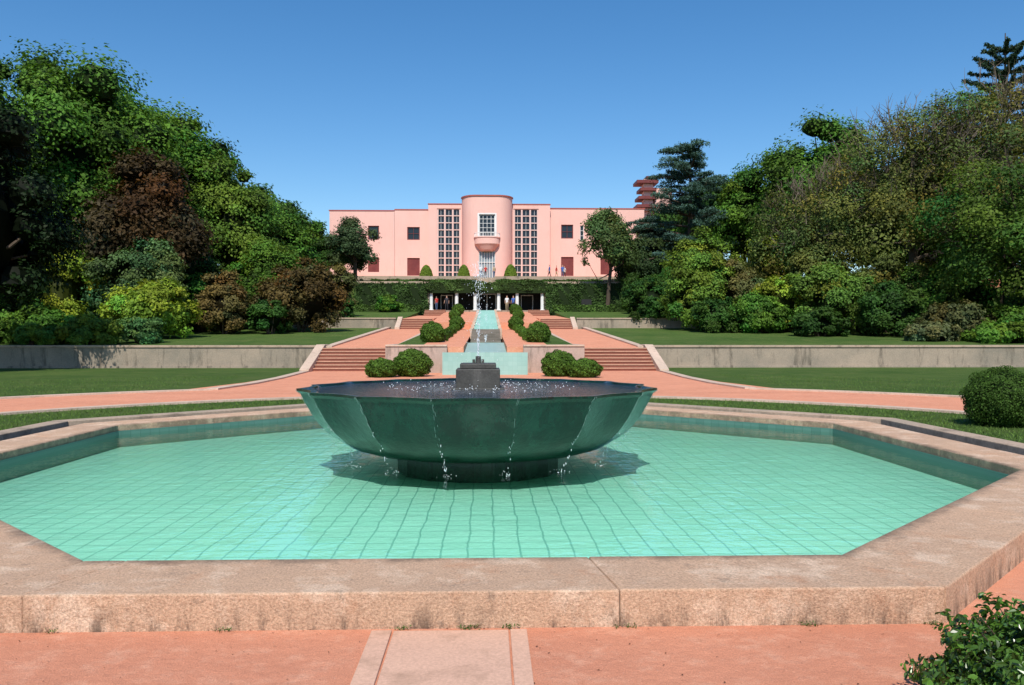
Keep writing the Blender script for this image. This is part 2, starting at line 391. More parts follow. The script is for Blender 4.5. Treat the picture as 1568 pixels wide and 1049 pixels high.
def hedge_pts(mb, rg, x0, x1, y0, y1, z0, z1, base, dens, size, mat=1, h0=None, h1=None, noisez=.06):
    def off(y): return 0 if h0 is None else h0 + (h1 - h0) * (y - y0) / max(y1 - y0, 1e-6)
    for ax, val, sg in [('x', x0, -1), ('x', x1, 1), ('y', y0, -1), ('z', z1, 1)]:
        A = {'x': (y1 - y0) * (z1 - z0), 'y': (x1 - x0) * (z1 - z0), 'z': (x1 - x0) * (y1 - y0)}[ax]
        N = int(A * dens) + 3
        X = rg.uniform(x0, x1, N); Y = rg.uniform(y0, y1, N); Z = rg.uniform(z0, z1, N)
        nn = np.zeros((N, 3))
        w = noisez * np.sin(X * 2.3 + Y) + noisez * .6 * np.sin(X * 5.1 + Z * 4) + rg.uniform(-.04, .04, N)
        if ax == 'x': X = val + sg * w; nn[:, 0] = sg
        if ax == 'y': Y = val + sg * w; nn[:, 1] = sg
        if ax == 'z': Z = val + w; nn[:, 2] = 1
        Z = Z + off(Y)
        patch = 1 + .35 * np.sin(X * 1.1 + 1.7 * np.sin(Z * 1.9 + X * .4))
        col = np.array(base) * (patch * rg.uniform(.6, 1.4, N))[:, None]
        add_leaves(mb, rg, np.stack([X, Y, Z], 1), nrm(nn + rdir(N, rg) * .8), size, .65, col, mat)
    e = .06
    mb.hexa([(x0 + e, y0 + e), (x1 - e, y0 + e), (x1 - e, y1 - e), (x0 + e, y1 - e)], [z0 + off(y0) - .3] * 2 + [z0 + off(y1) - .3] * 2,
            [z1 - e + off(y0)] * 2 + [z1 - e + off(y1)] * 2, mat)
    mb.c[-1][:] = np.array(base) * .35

def hedge(name, seed, *a, **k):
    rg = np.random.default_rng(abs(seed)); mb = MB(); hedge_pts(mb, rg, *a, **k)
    return mb.make(name, [M['bark'], M['leaf']])

def sheet(name, polys, z, mat):
    vs = []; fs = []
    for p in polys:
        b0 = len(vs); vs += [(x, y, z) for x, y in p]; fs.append(tuple(range(b0, b0 + len(p))))
    me = bpy.data.meshes.new(name); me.from_pydata(vs, [], fs); me.update(); me.materials.append(mat)
    o = bpy.data.objects.new(name, me); COL.objects.link(o); return o

def wedge(name, x0, x1, y0, y1, h0, h1, mat, bottom=-.5, parent=None):
    mb = MB(); mb.hexa([(x0, y0), (x1, y0), (x1, y1), (x0, y1)], [bottom] * 4, [h0, h0, h1, h1])
    return mb.make(name, mat, parent)

# ------------------------------------------------------------------ ground
PC = np.array([0.0, 11.0])
def octv(ap):
    R = ap / math.cos(math.pi / 8)
    return [(PC[0] + R * math.cos(math.radians(22.5 + 45 * k)), PC[1] + R * math.sin(math.radians(22.5 + 45 * k))) for k in range(8)]
polys = []
rings = [octv(AP + .3)] + [[(PC[0] + r * math.cos(math.radians(22.5 + 45 * k)), PC[1] + r * math.sin(math.radians(22.5 + 45 * k))) for k in range(8)] for r in (30, 200, 2500)]
for a, b_ in zip(rings[:-1], rings[1:]):
    for k in range(8):
        polys.append([a[k], b_[k], b_[(k + 1) % 8], a[(k + 1) % 8]])
sheet("lawn_ground", polys, 0, M['grass'])
def arc(r, a0, a1, n=48): return [(PC[0] + r * math.cos(math.radians(a)), PC[1] + r * math.sin(math.radians(a))) for a in np.linspace(a0, a1, n)]
ri, ro = arc(12, -8, 188), arc(16.8, -8, 188)
sheet("ring_path", [[ri[i], ro[i], ro[i + 1], ri[i + 1]] for i in range(len(ri) - 1)], .004, M['pink'])
sheet("stair_path", [[(-9.6, 24), (9.6, 24), (8.6, 30), (-8.6, 30)], [(-8.6, 30), (8.6, 30), (8.3, 41), (-8.3, 41)]], .008, M['pink'])
o6 = octv(AP + .35)
sheet("forecourt_paving", [[(-30, -25), (30, -25), (30, o6[5][1] ), (-30, o6[5][1])],
                   [o6[6], (30, o6[6][1]), (30, o6[7][1]), o6[7]], [(-30, o6[5][1]), o6[5], o6[4], (-30, o6[4][1])]], .012, M['pink'])
def strip(name, pts, w, z, mat, h=.05):
    mb = MB(); pts = np.array(pts, float)
    t = np.gradient(pts, axis=0); t /= np.linalg.norm(t, axis=1, keepdims=True); n = np.stack([-t[:, 1], t[:, 0]], 1) * w / 2
    for i in range(len(pts) - 1):
        q = [pts[i] - n[i], pts[i + 1] - n[i + 1], pts[i + 1] + n[i + 1], pts[i] + n[i]]
        mb.hexa([tuple(x) for x in q], [z - .1] * 4, [z + h] * 4)
    return mb.make(name, mat)
strip("path_kerb", arc(12, -8, 188, 60), .28, 0, M['curb'])
strip("path_kerb", arc(16.9, -8, 60.5, 30), .3, 0, M['curb'])
strip("path_kerb", arc(16.9, 119.5, 188, 30), .3, 0, M['curb'])
for s in (-1, 1):
    strip("path_kerb", [(s * 8.35, 25.8), (s * 8.05, 29), (s * 8.1, 33), (s * 8.5, 39.5)], .36, 0, M['curb'], .06)
g = .006; mb = MB()
for i, y in enumerate(np.arange(-8.1, 4.5, 1.4)):
    y1 = min(y + 1.4 - g, 4.50)
    mb.box(-.50, -.39, y, y1, -.05, .024); mb.box(-.38, .24, y, y1, -.05, .020); mb.box(.25, .34, y, y1, -.05, .024)
mb.make("paving_band", M['slab'], bevel=.004)
rg = np.random.default_rng(15); mb = MB()
N = 60000
a = np.radians(np.where(rg.random(N) < .5, rg.uniform(-5, 75, N), rg.uniform(105, 185, N))); r = np.where(rg.random(N) < .5, rg.uniform(7.5, 11.8, N), rg.uniform(17.1, 27, N))
X = r * np.cos(a); Y = 11 + r * np.sin(a)
k = (np.maximum.reduce([np.abs(X), np.abs(Y - 11), np.abs(X + Y - 11) * .7071, np.abs(X - Y + 11) * .7071]) > AP + RW + .65) & ~((np.abs(X) < 10) & (Y > 24)) & (Y > 8)
X, Y = X[k], Y[k]; N = len(X); h = rg.uniform(.02, .055, N); w_ = rg.uniform(.004, .010, N); t = rg.uniform(0, 6.28, N); lx, ly = rg.normal(0, .02, (2, N))
v = np.stack([np.stack([X - w_ * np.cos(t), Y - w_ * np.sin(t), np.zeros(N)], 1), np.stack([X + w_ * np.cos(t), Y + w_ * np.sin(t), np.zeros(N)], 1),
              np.stack([X + lx + w_ * .3, Y + ly, h], 1), np.stack([X + lx - w_ * .3, Y + ly, h], 1)], 1).reshape(-1, 3)
mb.add(v, np.arange(4 * N).reshape(-1, 4), 0, np.repeat(np.array((.10, .17, .035)) * rg.uniform(.6, 1.5, N)[:, None], 4, 0))
mb.make("grass_blades", M['leaf'])

# ------------------------------------------------------------------ octagonal basin
basin = empty("octagonal_pool", (0, 0, 0))
inn, out_ = octv(AP), octv(AP + RW)
WL, FL, RT = .06, -.14, .215
cuts = {5: [0, .055, .66, 1], 6: [0, .45, 1], 4: [0, .5, 1]}
mb = MB()
for k in range(8):
    a, b_, c, d = (np.array(p) for p in (inn[k], inn[(k + 1) % 8], out_[(k + 1) % 8], out_[k]))
    cs = cuts.get(k, [0, .33, .66, 1])
    L = np.linalg.norm(c - d)
    for s0, s1 in zip(cs[:-1], cs[1:]):
        e0, e1 = s0 + .002 / L, s1 - .002 / L
        dz = rng.uniform(-.003, .003)
        q = [d + (c - d) * e0, d + (c - d) * e1, a + (b_ - a) * e1, a + (b_ - a) * e0]
        mb.hexa([tuple(p) for p in q], [-.35] * 4, [RT + dz] * 4)
mb.make("rim", M['rim'], basin, bevel=.011)
mb = MB()
inn2, out2 = octv(AP + .01), octv(AP + RW - .010)
for k in range(8):
    mb.hexa([out2[k], out2[(k + 1) % 8], inn2[(k + 1) % 8], inn2[k]], [-.3] * 4, [RT - .012] * 4)
mb.make("rim_joint_mortar", M['mortar'], basin)
mb = MB()
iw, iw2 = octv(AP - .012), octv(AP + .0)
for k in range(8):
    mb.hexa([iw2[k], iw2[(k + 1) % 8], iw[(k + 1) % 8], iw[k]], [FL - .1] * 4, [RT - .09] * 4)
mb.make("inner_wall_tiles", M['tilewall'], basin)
f = sheet("floor_tiles", [octv(AP + .05)], FL, M['tile']); f.parent = basin
w = sheet("water_surface", [octv(AP - .014)], WL, M['water']); w.parent = basin
mb = MB(); mc = MB()
c1, c2, c3 = octv(AP + RW + .28), octv(AP + RW + .58), octv(AP + RW - .01)
for k in (7, 0, 1, 2, 3):
    mb.hexa([c2[k], c2[(k + 1) % 8], c1[(k + 1) % 8], c1[k]], [-.2] * 4, [RT + .03] * 4)
    mc.hexa([c1[k], c1[(k + 1) % 8], c3[(k + 1) % 8], c3[k]], [-.2] * 4, [.03] * 4)  # dark filling of the gap between rim and outer kerb
mb.make("outer_kerb", M['coping'], basin, bevel=.012); mc.make("rim_channel", M['channelbed'], basin)
rg = np.random.default_rng(5); mb = MB()
yf = PC[1] - AP - RW
for xx in (.02, -.33, .06, .24, 1.9, -2.2, 2.6, -1.3, .9):
    N = int(rg.integers(8, 34)); c = np.stack([xx + rg.normal(0, .03, N), yf - .01 - rg.random(N) * .02, .015 + rg.random(N) * .022], 1)
    add_leaves(mb, rg, c, nrm(rdir(N, rg) + np.array([0, -.8, .2])), .010, .3, np.array((.07, .12, .03)) * rg.uniform(.6, 1.4, N)[:, None])
mb.make("weeds", M['leaf'])
mb = MB(); N = 300
c = np.stack([rg.uniform(-3.6, 3.6, N), yf - rg.random(N) ** 2 * 1.2, np.full(N, .018)], 1)
add_leaves(mb, rg, c, nrm(rdir(N, rg) * .4 + np.array([0, 0, 1.])), .006, .6, np.array((.16, .07, .04)) * rg.uniform(.4, 1.6, N)[:, None])
mb.make("fallen_leaves", M['leaf'])

# ------------------------------------------------------------------ fountain bowl
fount = empty("fountain", (0, 0, 0))
PR = [(1.06, .12), (1.22, .125), (1.45, .16), (1.66, .22), (1.86, .33), (2.02, .47), (2.14, .63), (2.23, .79), (2.285, .90), (2.33, .935), (2.335, .965),
      (2.26, .965), (2.20, .94), (2.0, .75)]
def bowl():
    n, sub = 16, 10
    mb = MB(); vs = []; K = n * sub
    for i_, (r, z) in enumerate(PR):
        for j in range(K):
            th = 2 * math.pi * (j / sub + .5) / n - math.pi / 2
            u = (j % sub) / sub
            al = (u - .5) * 2 * math.pi / n
            rp = r * math.cos(math.pi / n) / math.cos(al)
            conc = np.interp(z, [.12, .35, .6, .97], [-.05, .0, .05, .085]) if i_ < 12 else .03
            rp -= conc * math.sin(math.pi * u)
            vs.append((rp * math.cos(th), 11 + rp * math.sin(th), z))
    f = [(i * K + j, i * K + (j + 1) % K, (i + 1) * K + (j + 1) % K, (i + 1) * K + j) for i in range(len(PR) - 1) for j in range(K)]
    mb.add(vs, f); return mb
o = bowl().make("bowl", M['bowl'], fount, smooth=True)
es = o.modifiers.new("es", 'EDGE_SPLIT'); es.split_angle = math.radians(16)
mb = MB(); vs = []; K = 16
for zz, rr in ((-.2, 1.06), (.16, 1.06), (.16, .05)):
    vs += [(rr * math.cos(2 * math.pi * (j + .5) / K), 11 + rr * math.sin(2 * math.pi * (j + .5) / K), zz) for j in range(K)]
mb.add(vs, [(i * K + j, i * K + (j + 1) % K, (i + 1) * K + (j + 1) % K, (i + 1) * K + j) for i in range(2) for j in range(K)])
mb.make("pedestal", M['bowl'], fount)
K = 48
w = sheet("bowl_water", [[(2.16 * math.cos(2 * math.pi * j / K), 11 + 2.16 * math.sin(2 * math.pi * j / K)) for j in range(K)]], .938, M['bowlwater']); w.parent = fount
mb = MB(); mb.box(-.285, .285, 10.715, 11.285, .8, 1.20); mb.box(-.235, .235, 10.765, 11.235, 1.20, 1.27)
mb.box(-.34, .34, 10.66, 11.34, .8, .958)
mb.make("nozzle_block", M['block'], fount, bevel=.012)
mb = MB(); mb.tube([(0, 11, 1.26), (0, 11, 1.36)], [.04, .035], 12); mb.tube([(0, 11, 1.36), (0, 11, 1.365)], [.035, .001], 12)
mb.tube([(-.06, 11, 1.26), (-.06, 11, 1.32)], [.018, .018], 8); mb.tube([(.06, 11, 1.26), (.06, 11, 1.32)], [.018, .018], 8)
mb.make("nozzle", M['block'], fount)
rg = np.random.default_rng(3); mb = MB()
for i in range(360):
    t = rg.random() ** 1.1
    z = 1.36 + 1.25 * t; sp = .006 + .04 * t ** 1.5
    x, y = rg.normal(0, sp), rg.normal(0, sp)
    r = rg.uniform(.0014, .0038)
    mb.blob((x, 11 + y, z), (r, r, r * rg.uniform(1.5, 6)), 0, (1, 1, 1), 6, 5)
for i in range(180):
    a = rg.uniform(0, 6.28); t = rg.random(); rr = .06 + .22 * t + rg.normal(0, .04); z = 1.0 + 1.5 * (1 - t ** 2) + rg.normal(0, .05)
    r = rg.uniform(.0018, .0038); mb.blob((rr * math.cos(a), 11 + rr * math.sin(a), z), (r, r, r * rg.uniform(1, 3)), 0, (1, 1, 1), 6, 5)
for i in range(220):
    a = rg.uniform(0, 6.28); rr = rg.uniform(.3, 1.3); r = rg.uniform(.003, .007)
    mb.blob((rr * math.cos(a), 11 + rr * math.sin(a), .95 + rg.exponential(.02)), r, 0, (1, 1, 1), 6, 5)
mt = MB()
zs_, rs_ = [p[1] for p in PR[:11]], [p[0] for p in PR[:11]]
for k in range(16):
    th = 2 * math.pi * (k + .5) / 16 - math.pi / 2
    for q in range(2):
        ph = rg.uniform(0, 6); off = rg.normal(0, .012); z = .96
        while z > .42:
            L = rg.uniform(.02, .10); zz = np.linspace(z, z - L, 4)
            pts = []
            for zc_ in zz:
                rr = np.interp(zc_, zs_, rs_) + .008; t2 = th + (off + .012 * math.sin(zc_ * 9 + ph)) / 2.2
                pts.append((rr * math.cos(t2), 11 + rr * math.sin(t2), zc_))
            mt.tube(pts, [.001, .0024, .0024, .0008], 5); z -= L + rg.uniform(.01, .16)
    for i in range(int(rg.integers(12, 26))):
        z = .06 + .5 * rg.random(); rr = np.interp(z, [.06, .45, .6], [1.75, 1.99, 2.1]) + rg.normal(0, .012); r = rg.uniform(.0016, .0034)
        mb.blob((rr * math.cos(th) + rg.normal(0, .012), 11 + rr * math.sin(th), z), (r, r, r * rg.uniform(2, 6)), 0, (1, 1, 1), 6, 5)
    for i in range(14):
        r = rg.uniform(.002, .005); mb.blob((1.78 * math.cos(th) + rg.normal(0, .05), 11 + 1.78 * math.sin(th) + rg.normal(0, .05), WL + rg.exponential(.012)), (r, r, r), 0, (1, 1, 1), 6, 5)
mb.make("water_jet", M['drop'], fount, smooth=True); mt.make("overflow", M['trickle'], fount, smooth=True)

# ------------------------------------------------------------------ terraces, walls, steps
def stairs(x0, x1, y0, y1, h0, h1, n):
    mb = MB(); x0, x1 = sorted((x0, x1)); dy = (y1 - y0) / n; dh = (h1 - h0) / n
    for i in range(n):
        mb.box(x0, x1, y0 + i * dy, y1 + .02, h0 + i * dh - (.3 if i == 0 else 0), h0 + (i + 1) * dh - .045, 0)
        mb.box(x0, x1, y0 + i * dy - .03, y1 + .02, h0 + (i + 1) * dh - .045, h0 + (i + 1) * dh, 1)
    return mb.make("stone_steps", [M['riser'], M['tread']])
for s in (-1, 1):
    xa, xb = sorted((s * 8.45, s * 95)); wedge("upper_lawn", xa, xb, 45.3, 70, 1.08, 2.45, M['grass'])
    mb = MB(); xa, xb = sorted((s * 8.7, s * 95)); mb.box(xa, xb, 44.9, 45.35, -.3, 1.10)
    mb.box(xa, xb, 44.84, 45.42, 1.10, 1.22, 1); mb.box(xa, xb, 44.8, 44.9, -.3, .12, 0)
    mb.make("retaining_wall", [M['wall'], M['coping']], bevel=.01)
    xa, xb = sorted((s * 7.2, s * 95)); wedge("top_lawn", xa, xb, 70.3, 92, 3.18, 4.6, M['grass'])
    mb = MB(); xa, xb = sorted((s * 7.6, s * 60)); mb.box(xa, xb, 69.9, 70.35, 1, 3.2); mb.box(xa, xb, 69.84, 70.42, 3.2, 3.32, 1)
    mb.make("retaining_wall", [M['wall'], M['coping']], bevel=.01)
    xa, xb = sorted((s * 4.6, s * 8.0)); wedge("garden_path", xa, xb, 42.95, 68.5, 1.1, 2.35, M['pink'])
    xa, xb = sorted((s * 8.0, s * 8.4)); wedge("path_kerb", xa, xb, 43.5, 69.8, 1.2, 2.55, M['curb'])
    xa, xb = sorted((s * 4.5, s * 7.2)); wedge("garden_path", xa, xb, 70.7, 87, 3.25, 3.95, M['pink'])
    stairs(s * 4.6, s * 8.3, 40.2, 42.95, 0.0, 1.104, 7)
    stairs(s * 4.6, s * 7.1, 68.5, 70.7, 2.35, 3.254, 6)
    stairs(s * 4.4, s * 6.6, 87, 89, 3.95, 4.6, 4)
    mb = MB()
    xs = sorted((s * 8.3, s * 8.75)); mb.hexa([(xs[0], 39.3), (xs[1], 39.3), (xs[1], 43.2), (xs[0], 43.2)], [-.2] * 4, [.12, .12, 1.27, 1.27])
    mb.box(xs[0], xs[1], 43.2, 44.84, -.2, 1.27)
    xs = sorted((s * 7.1, s * 7.5)); mb.hexa([(xs[0], 68.0), (xs[1], 68.0), (xs[1], 70.6), (xs[0], 70.6)], [1] * 4, [2.5, 2.5, 3.42, 3.42])
    mb.make("stair_cheek_wall", M['curb'], bevel=.015)
    mb = MB(); xs = sorted((s * 1.75, s * 4.55)); mb.box(xs[0], xs[1], 38.0, 38.3, -.2, 1.22); mb.box(xs[0] , xs[1], 37.95, 38.36, 1.22, 1.30, 1)
    xs2 = sorted((s * 4.3, s * 4.6)); mb.box(xs2[0], xs2[1], 38.36, 43, -.2, 1.30)
    mb.make("planter_wall", [M['planterwall'], M['curb']], bevel=.01)
    xs = sorted((s * 1.0, s * 3.0)); wedge("planter_bed", xs[0], xs[1], 38.36, 68, 1.2, 2.35, M['pink'])
    xs = sorted((s * 3.0, s * 4.3)); wedge("planter_lawn", xs[0], xs[1], 38.36, 68, 1.2, 2.35, M['grass'])
    xs = sorted((s * 4.3, s * 4.6)); wedge("planter_kerb", xs[0], xs[1], 43.0, 68.5, 1.26, 2.45, M['curb'])
    xs = sorted((s * 1.0, s * 4.5)); wedge("upper_bed", xs[0], xs[1], 68.0, 90, 2.9, 4.45, M['pink'])
casc = empty("water_cascade")
mb = MB(); mb.box(-1.72, 1.72, 36.2, 38.4, -.2, .93); mb.make("basin_wall", M['tilelight'], casc)
mb = MB(); mb.box(-1.85, 1.85, 36.05, 36.2, -.2, .98); mb.make("basin_front", M['tilelight'], casc)
wedge("cascade_back", -1.0, 1.0, 38.4, 46, .9, 1.35, M['tilelight'], parent=casc)
mb = MB()
for i in range(6): mb.box(-.85, .85, 46 + i * .9, 52, .5, 1.45 + i * .14)
mb.make("grey_cascade_steps", M['greystep'], casc, bevel=.01)
mb = MB()
for i, y in enumerate([52, 56, 60, 64, 68, 72, 76, 80, 84, 88]):
    h = 2.15 + (4.55 - 2.15) * i / 9
    mb.box(-.8, .8, y, 90.5, h - .6, h + .0, 0)
    mb.box(-1.0, -.8, y, 90.5, h - .6, h + .10, 1); mb.box(.8, 1.0, y, 90.5, h - .6, h + .10, 1)
mb.make("cascade_channels", [M['tilelight'], M['curb']], casc)
rg = np.random.default_rng(9); mb = MB()
for (yy, z0_, hh) in ((45, 1.4, .4), (62, 2.8, .6), (80, 4.2, .7)):
    for i in range(70):
        t = rg.random(); sp = .01 + .05 * t; r = rg.uniform(.006, .012)
        mb.blob((rg.normal(0, sp), yy + rg.normal(0, sp), z0_ + hh * t), (r, r, r * 2), 0, (1, 1, 1), 5, 4)
mb.make("cascade_jets", M['drop'], casc)

# ------------------------------------------------------------------ ivy wall & loggia
logg = empty("ivy_loggia")
mb = MB()
mb.box(-14.4, -6.4, 92, 93, 3.5, 7.6); mb.box(6.4, 16.8, 92, 93, 3.5, 7.6)
mb.box(-6.4, 6.4, 92, 96, 6.85, 7.15); mb.box(-6.4, 6.4, 95.7, 96, 4, 6.85)
mb.box(-6.7, 6.7, 90, 96, 4.3, 4.62, 0)
mb.make("wall", M['wall'], logg)
mb = MB()
for x in (-6.15, -3.35, -1.3, 1.3, 3.35, 6.15):
    mb.tube([(x, 92.1, 4.62), (x, 92.1, 6.85)], [.2, .19], 14); mb.box(x - .26, x + .26, 91.84, 92.36, 4.62, 4.76); mb.box(x - .26, x + .26, 91.84, 92.36, 6.66, 6.84)
mb.make("columns", M['white'], logg, smooth=False)
mb = MB(); mb.box(-6.3, 6.3, 95.6, 95.72, 4.62, 6.85); mb.make("recess_shade_sheet", M['dark'], logg)  # black sheet before the back wall paints in the loggia's shade
mb = MB()
for x in (-1, 1): mb.box(x - .05, x + .05, 95.3, 95.5, 4.62, 6.6)
mb.box(-1.05, 1.05, 95.3, 95.5, 6.6, 6.7); mb.box(-.05, .05, 95.3, 95.5, 4.62, 6.6)
for x in (-4.6, 4.6): mb.box(x - .7, x + .7, 95.3, 95.5, 6.45, 6.55); mb.box(x - .7, x - .62, 95.3, 95.5, 4.62, 6.45); mb.box(x + .62, x + .7, 95.3, 95.5, 4.62, 6.45)
mb.make("door_frames", M['white'], logg)
IVY = (.05, .095, .024)
rg = np.random.default_rng(21); mb = MB()
hedge_pts(mb, rg, -14.5, -6.5, 91.75, 92, 4.3, 7.7, IVY, 120, .11, noisez=.14)
hedge_pts(mb, rg, 6.5, 16.9, 91.75, 92, 4.3, 7.7, IVY, 120, .11, noisez=.14)
hedge_pts(mb, rg, -6.6, 6.6, 91.6, 92.1, 6.88, 7.75, (.06, .105, .026), 160, .11, noisez=.12)
mb.make("ivy", [M['bark'], M['leaf']], logg)
mb = MB()
for x in (-10.3, 11.0): mb.box(x - .55, x + .55, 91.5, 91.62, 4.6, 5.9)  # flat dark panels on the ivy paint in the shade of niche openings
mb.make("niche_shade_panels", M['dark'], logg)
for (x0, x1) in ((-14.3, -7.2), (7.2, 16.6)):
    hedge("clipped_hedge", 25 + int(x0), x0, x1, 89.4, 90.2, 4.4, 5.1, (.07, .13, .026), 120, .1)
mb = MB(); mb.box(-14.6, -6.5, 93.0, 93.4, 7.5, 7.95); mb.box(6.5, 17.0, 93.0, 93.4, 7.5, 7.95); mb.make("parapet", M['coping'], logg)
wedge("terrace_ground", -120, 120, 96, 104.3, 7.6, 7.6, M['grass'], 2)
wedge("terrace_ground", -120, 120, 104.3, 300, 9.2, 9.2, M['pink'], 2)
for (x0, x1) in ((-16.5, -8.2), (-7.4, -1.6), (1.6, 7.4), (8.2, 17.5)):
    hedge("clipped_hedge", 31 + int(x0), x0, x1, 97.4, 98.2, 7.6, 8.30, (.055, .105, .02), 120, .1)
    hedge("clipped_hedge", 61 + int(x0), x0 - .5, x1 + .2, 102.9, 103.6, 7.6, 8.85, (.06, .115, .022), 90, .1)
mb = MB(); mb.box(-19, -.9, 103.9, 104.3, 7.5, 9.35); mb.box(.9, 19, 103.9, 104.3, 7.5, 9.35)
mb.make("terrace_wall", M['coping'])
mb = MB()
for i in range(9): mb.box(-.9, .9, 101.7 + i * .3, 104.3, 7.5, 7.6 + (i + 1) * .177)
mb.make("terrace_steps", M['coping'])
for i, (x, r, h) in enumerate(((-7.7, .85, 1.7), (-2.95, .8, 1.75), (3.0, .85, 1.8))):
    rg = np.random.default_rng(60 + i); mb = MB(); N = 2600
    t = rg.random(N); a = rg.uniform(0, 6.28, N); prof = np.sqrt(np.clip(1 - t ** 1.6, 0, 1)) * (.95 + .1 * rg.random(N))
    n_ = np.stack([np.cos(a), np.sin(a), t * 1.2], 1)
    p = np.stack([x + r * prof * np.cos(a), 105.5 + r * prof * np.sin(a), 9.15 + h * t], 1)
    add_leaves(mb, rg, p, nrm(nrm(n_) + rdir(N, rg) * .7), .08, .6, np.array((.16, .24, .03)) * rg.uniform(.6, 1.3, N)[:, None], 1)
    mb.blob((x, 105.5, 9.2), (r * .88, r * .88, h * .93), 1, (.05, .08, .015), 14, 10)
    mb.tube([(x, 105.5, 9.1), (x, 105.5, 9.6)], [.06, .05], 6)
    mb.make("cone_topiary", [M['bark'], M['leaf']])
for x, w_ in ((-15.3, 1.1), (14.3, 1.4), (-13.9, .8)):
    mb = MB()
    mb.box(x - w_ / 2, x + w_ / 2, 96.6, 97.2, 8.3, 8.42); mb.box(x - w_ / 2 + .1, x - w_ / 2 + .25, 96.7, 97.1, 7.6, 8.3); mb.box(x + w_ / 2 - .25, x + w_ / 2 - .1, 96.7, 97.1, 7.6, 8.3)
    mb.make("stone_bench", M['coping'])

# ------------------------------------------------------------------ pink villa
villa = empty("pink_villa")
def wall_open(mb, x0, x1, y0, y1, z0, z1, ops):
    xs = sorted({x0, x1, *[v for o_ in ops for v in o_[:2]]}); zs = sorted({z0, z1, *[v for o_ in ops for v in o_[2:]]})
    for i in range(len(xs) - 1):
        run = None
        for j in range(len(zs) - 1):
            cx, cz = (xs[i] + xs[i + 1]) / 2, (zs[j] + zs[j + 1]) / 2
            hole = any(o_[0] < cx < o_[1] and o_[2] < cz < o_[3] for o_ in ops)
            if not hole:
                if run is None: run = zs[j]
            if (hole or j == len(zs) - 2) and run is not None:
                mb.box(xs[i], xs[i + 1], y0, y1, run, zs[j] if hole else zs[j + 1]); run = None
W, G, F, DR, TR, PP = MB(), MB(), MB(), MB(), MB(), MB()
GZ = 9.2
def win(x0, x1, z0, z1, y, nx, nz, fr=.07, fb=None):
    fb = fb or F
    G.box(x0, x1, y + .26, y + .3, z0, z1)
    fb.box(x0, x0 + fr, y + .12, y + .26, z0, z1); fb.box(x1 - fr, x1, y + .12, y + .26, z0, z1)
    fb.box(x0 + fr, x1 - fr, y + .12, y + .26, z0, z0 + fr); fb.box(x0 + fr, x1 - fr, y + .12, y + .26, z1 - fr, z1)
    for i in range(1, nx):
        x = x0 + (x1 - x0) * i / nx; fb.box(x - .025, x + .025, y + .15, y + .255, z0 + fr, z1 - fr)
    for j in range(1, nz):
        z = z0 + (z1 - z0) * j / nz; fb.box(x0 + fr, x1 - fr, y + .16, y + .25, z - .025, z + .025)
wl = [(-16.2, -14.7, 15.0, 16.9), (-16.2, -14.7, 10.6, 12.6), (-10.85, -9.15, 14.95, 16.7), (-10.85, -9.15, GZ + .9, 12.5)]
YW = 113.2
wall_open(W, -21.4, -12.55, YW + .35, YW + .7, GZ - .5, 18.9, wl[:2])
wall_open(W, -12.5, -7.9, YW, YW + .35, GZ - .5, 19.0, wl[2:])
W.box(-12.55, -12.5, YW + .05, YW + .7, GZ - .5, 18.95)
win(*wl[0], YW + .35, 1, 1, .12, DR); win(*wl[2], YW, 2, 2, .12, DR)
for q, y in ((wl[1], YW + .35), (wl[3], YW)): DR.box(q[0], q[1], y + .15, y + .2, q[2], q[3])
wr = [(10.1, 11.75, 15.2, 17.1), (10.1, 11.8, GZ + .9, 12.7), (12.7, 13.2, 14.9, 17.0), (15.5, 17, 15.2, 17.1), (15.5, 17, 10.3, 12.7)]
wall_open(W, 8.5, 21.5, YW, YW + .35, GZ - .5, 19.25, wr)
win(*wr[0], YW, 2, 2, .12, DR); win(*wr[2], YW, 1, 3, .06); win(*wr[3], YW, 2, 2, .12, DR)
for q in (wr[1], wr[4]): DR.box(q[0], q[1], YW + .15, YW + .2, q[2], q[3])
W.box(-21.4, -21.0, YW + .7, 128, GZ - .5, 18.9); W.box(21.1, 21.5, YW + .35, 128, GZ - .5, 19.25)
W.box(-21, 21.1, 127.6, 128, GZ - .5, 18.9); W.box(-21, 21.1, YW + .72, 127.6, 18.3, 18.5)
TR.box(-21.5, -12.58, YW + .28, YW + .8, 18.9, 19.03); TR.box(-12.57, -7.93, YW - .07, YW + .45, 19.0, 19.13); TR.box(8.53, 21.6, YW - .07, YW + .45, 19.25, 19.38)
PP.box(-12.75, -12.6, YW + .2, YW + .34, GZ, 18.8)
YC = 112.0
L0, L1, R0, R1 = -6.75, -3.55, 3.55, 6.95
tz0, tz1 = GZ + .35, 19.05
wall_open(W, -7.9, -3.4, YC, YC + .5, GZ - .5, 19.6, [(L0, L1, tz0, tz1)])
wall_open(W, 3.4, 8.5, YC, YC + .5, GZ - .5, 19.6, [(R0, R1, tz0, tz1)])
W.box(-7.9, -7.4, YC + .5, 127, GZ, 19.6); W.box(8.0, 8.5, YC + .5, 127, GZ, 19.6); W.box(-7.4, 8, YC + .5, 127, 19.0, 19.2)
TR.box(-7.97, -3.4, YC - .07, YC + .55, 19.6, 19.72); TR.box(3.4, 8.57, YC - .07, YC + .55, 19.6, 19.72)
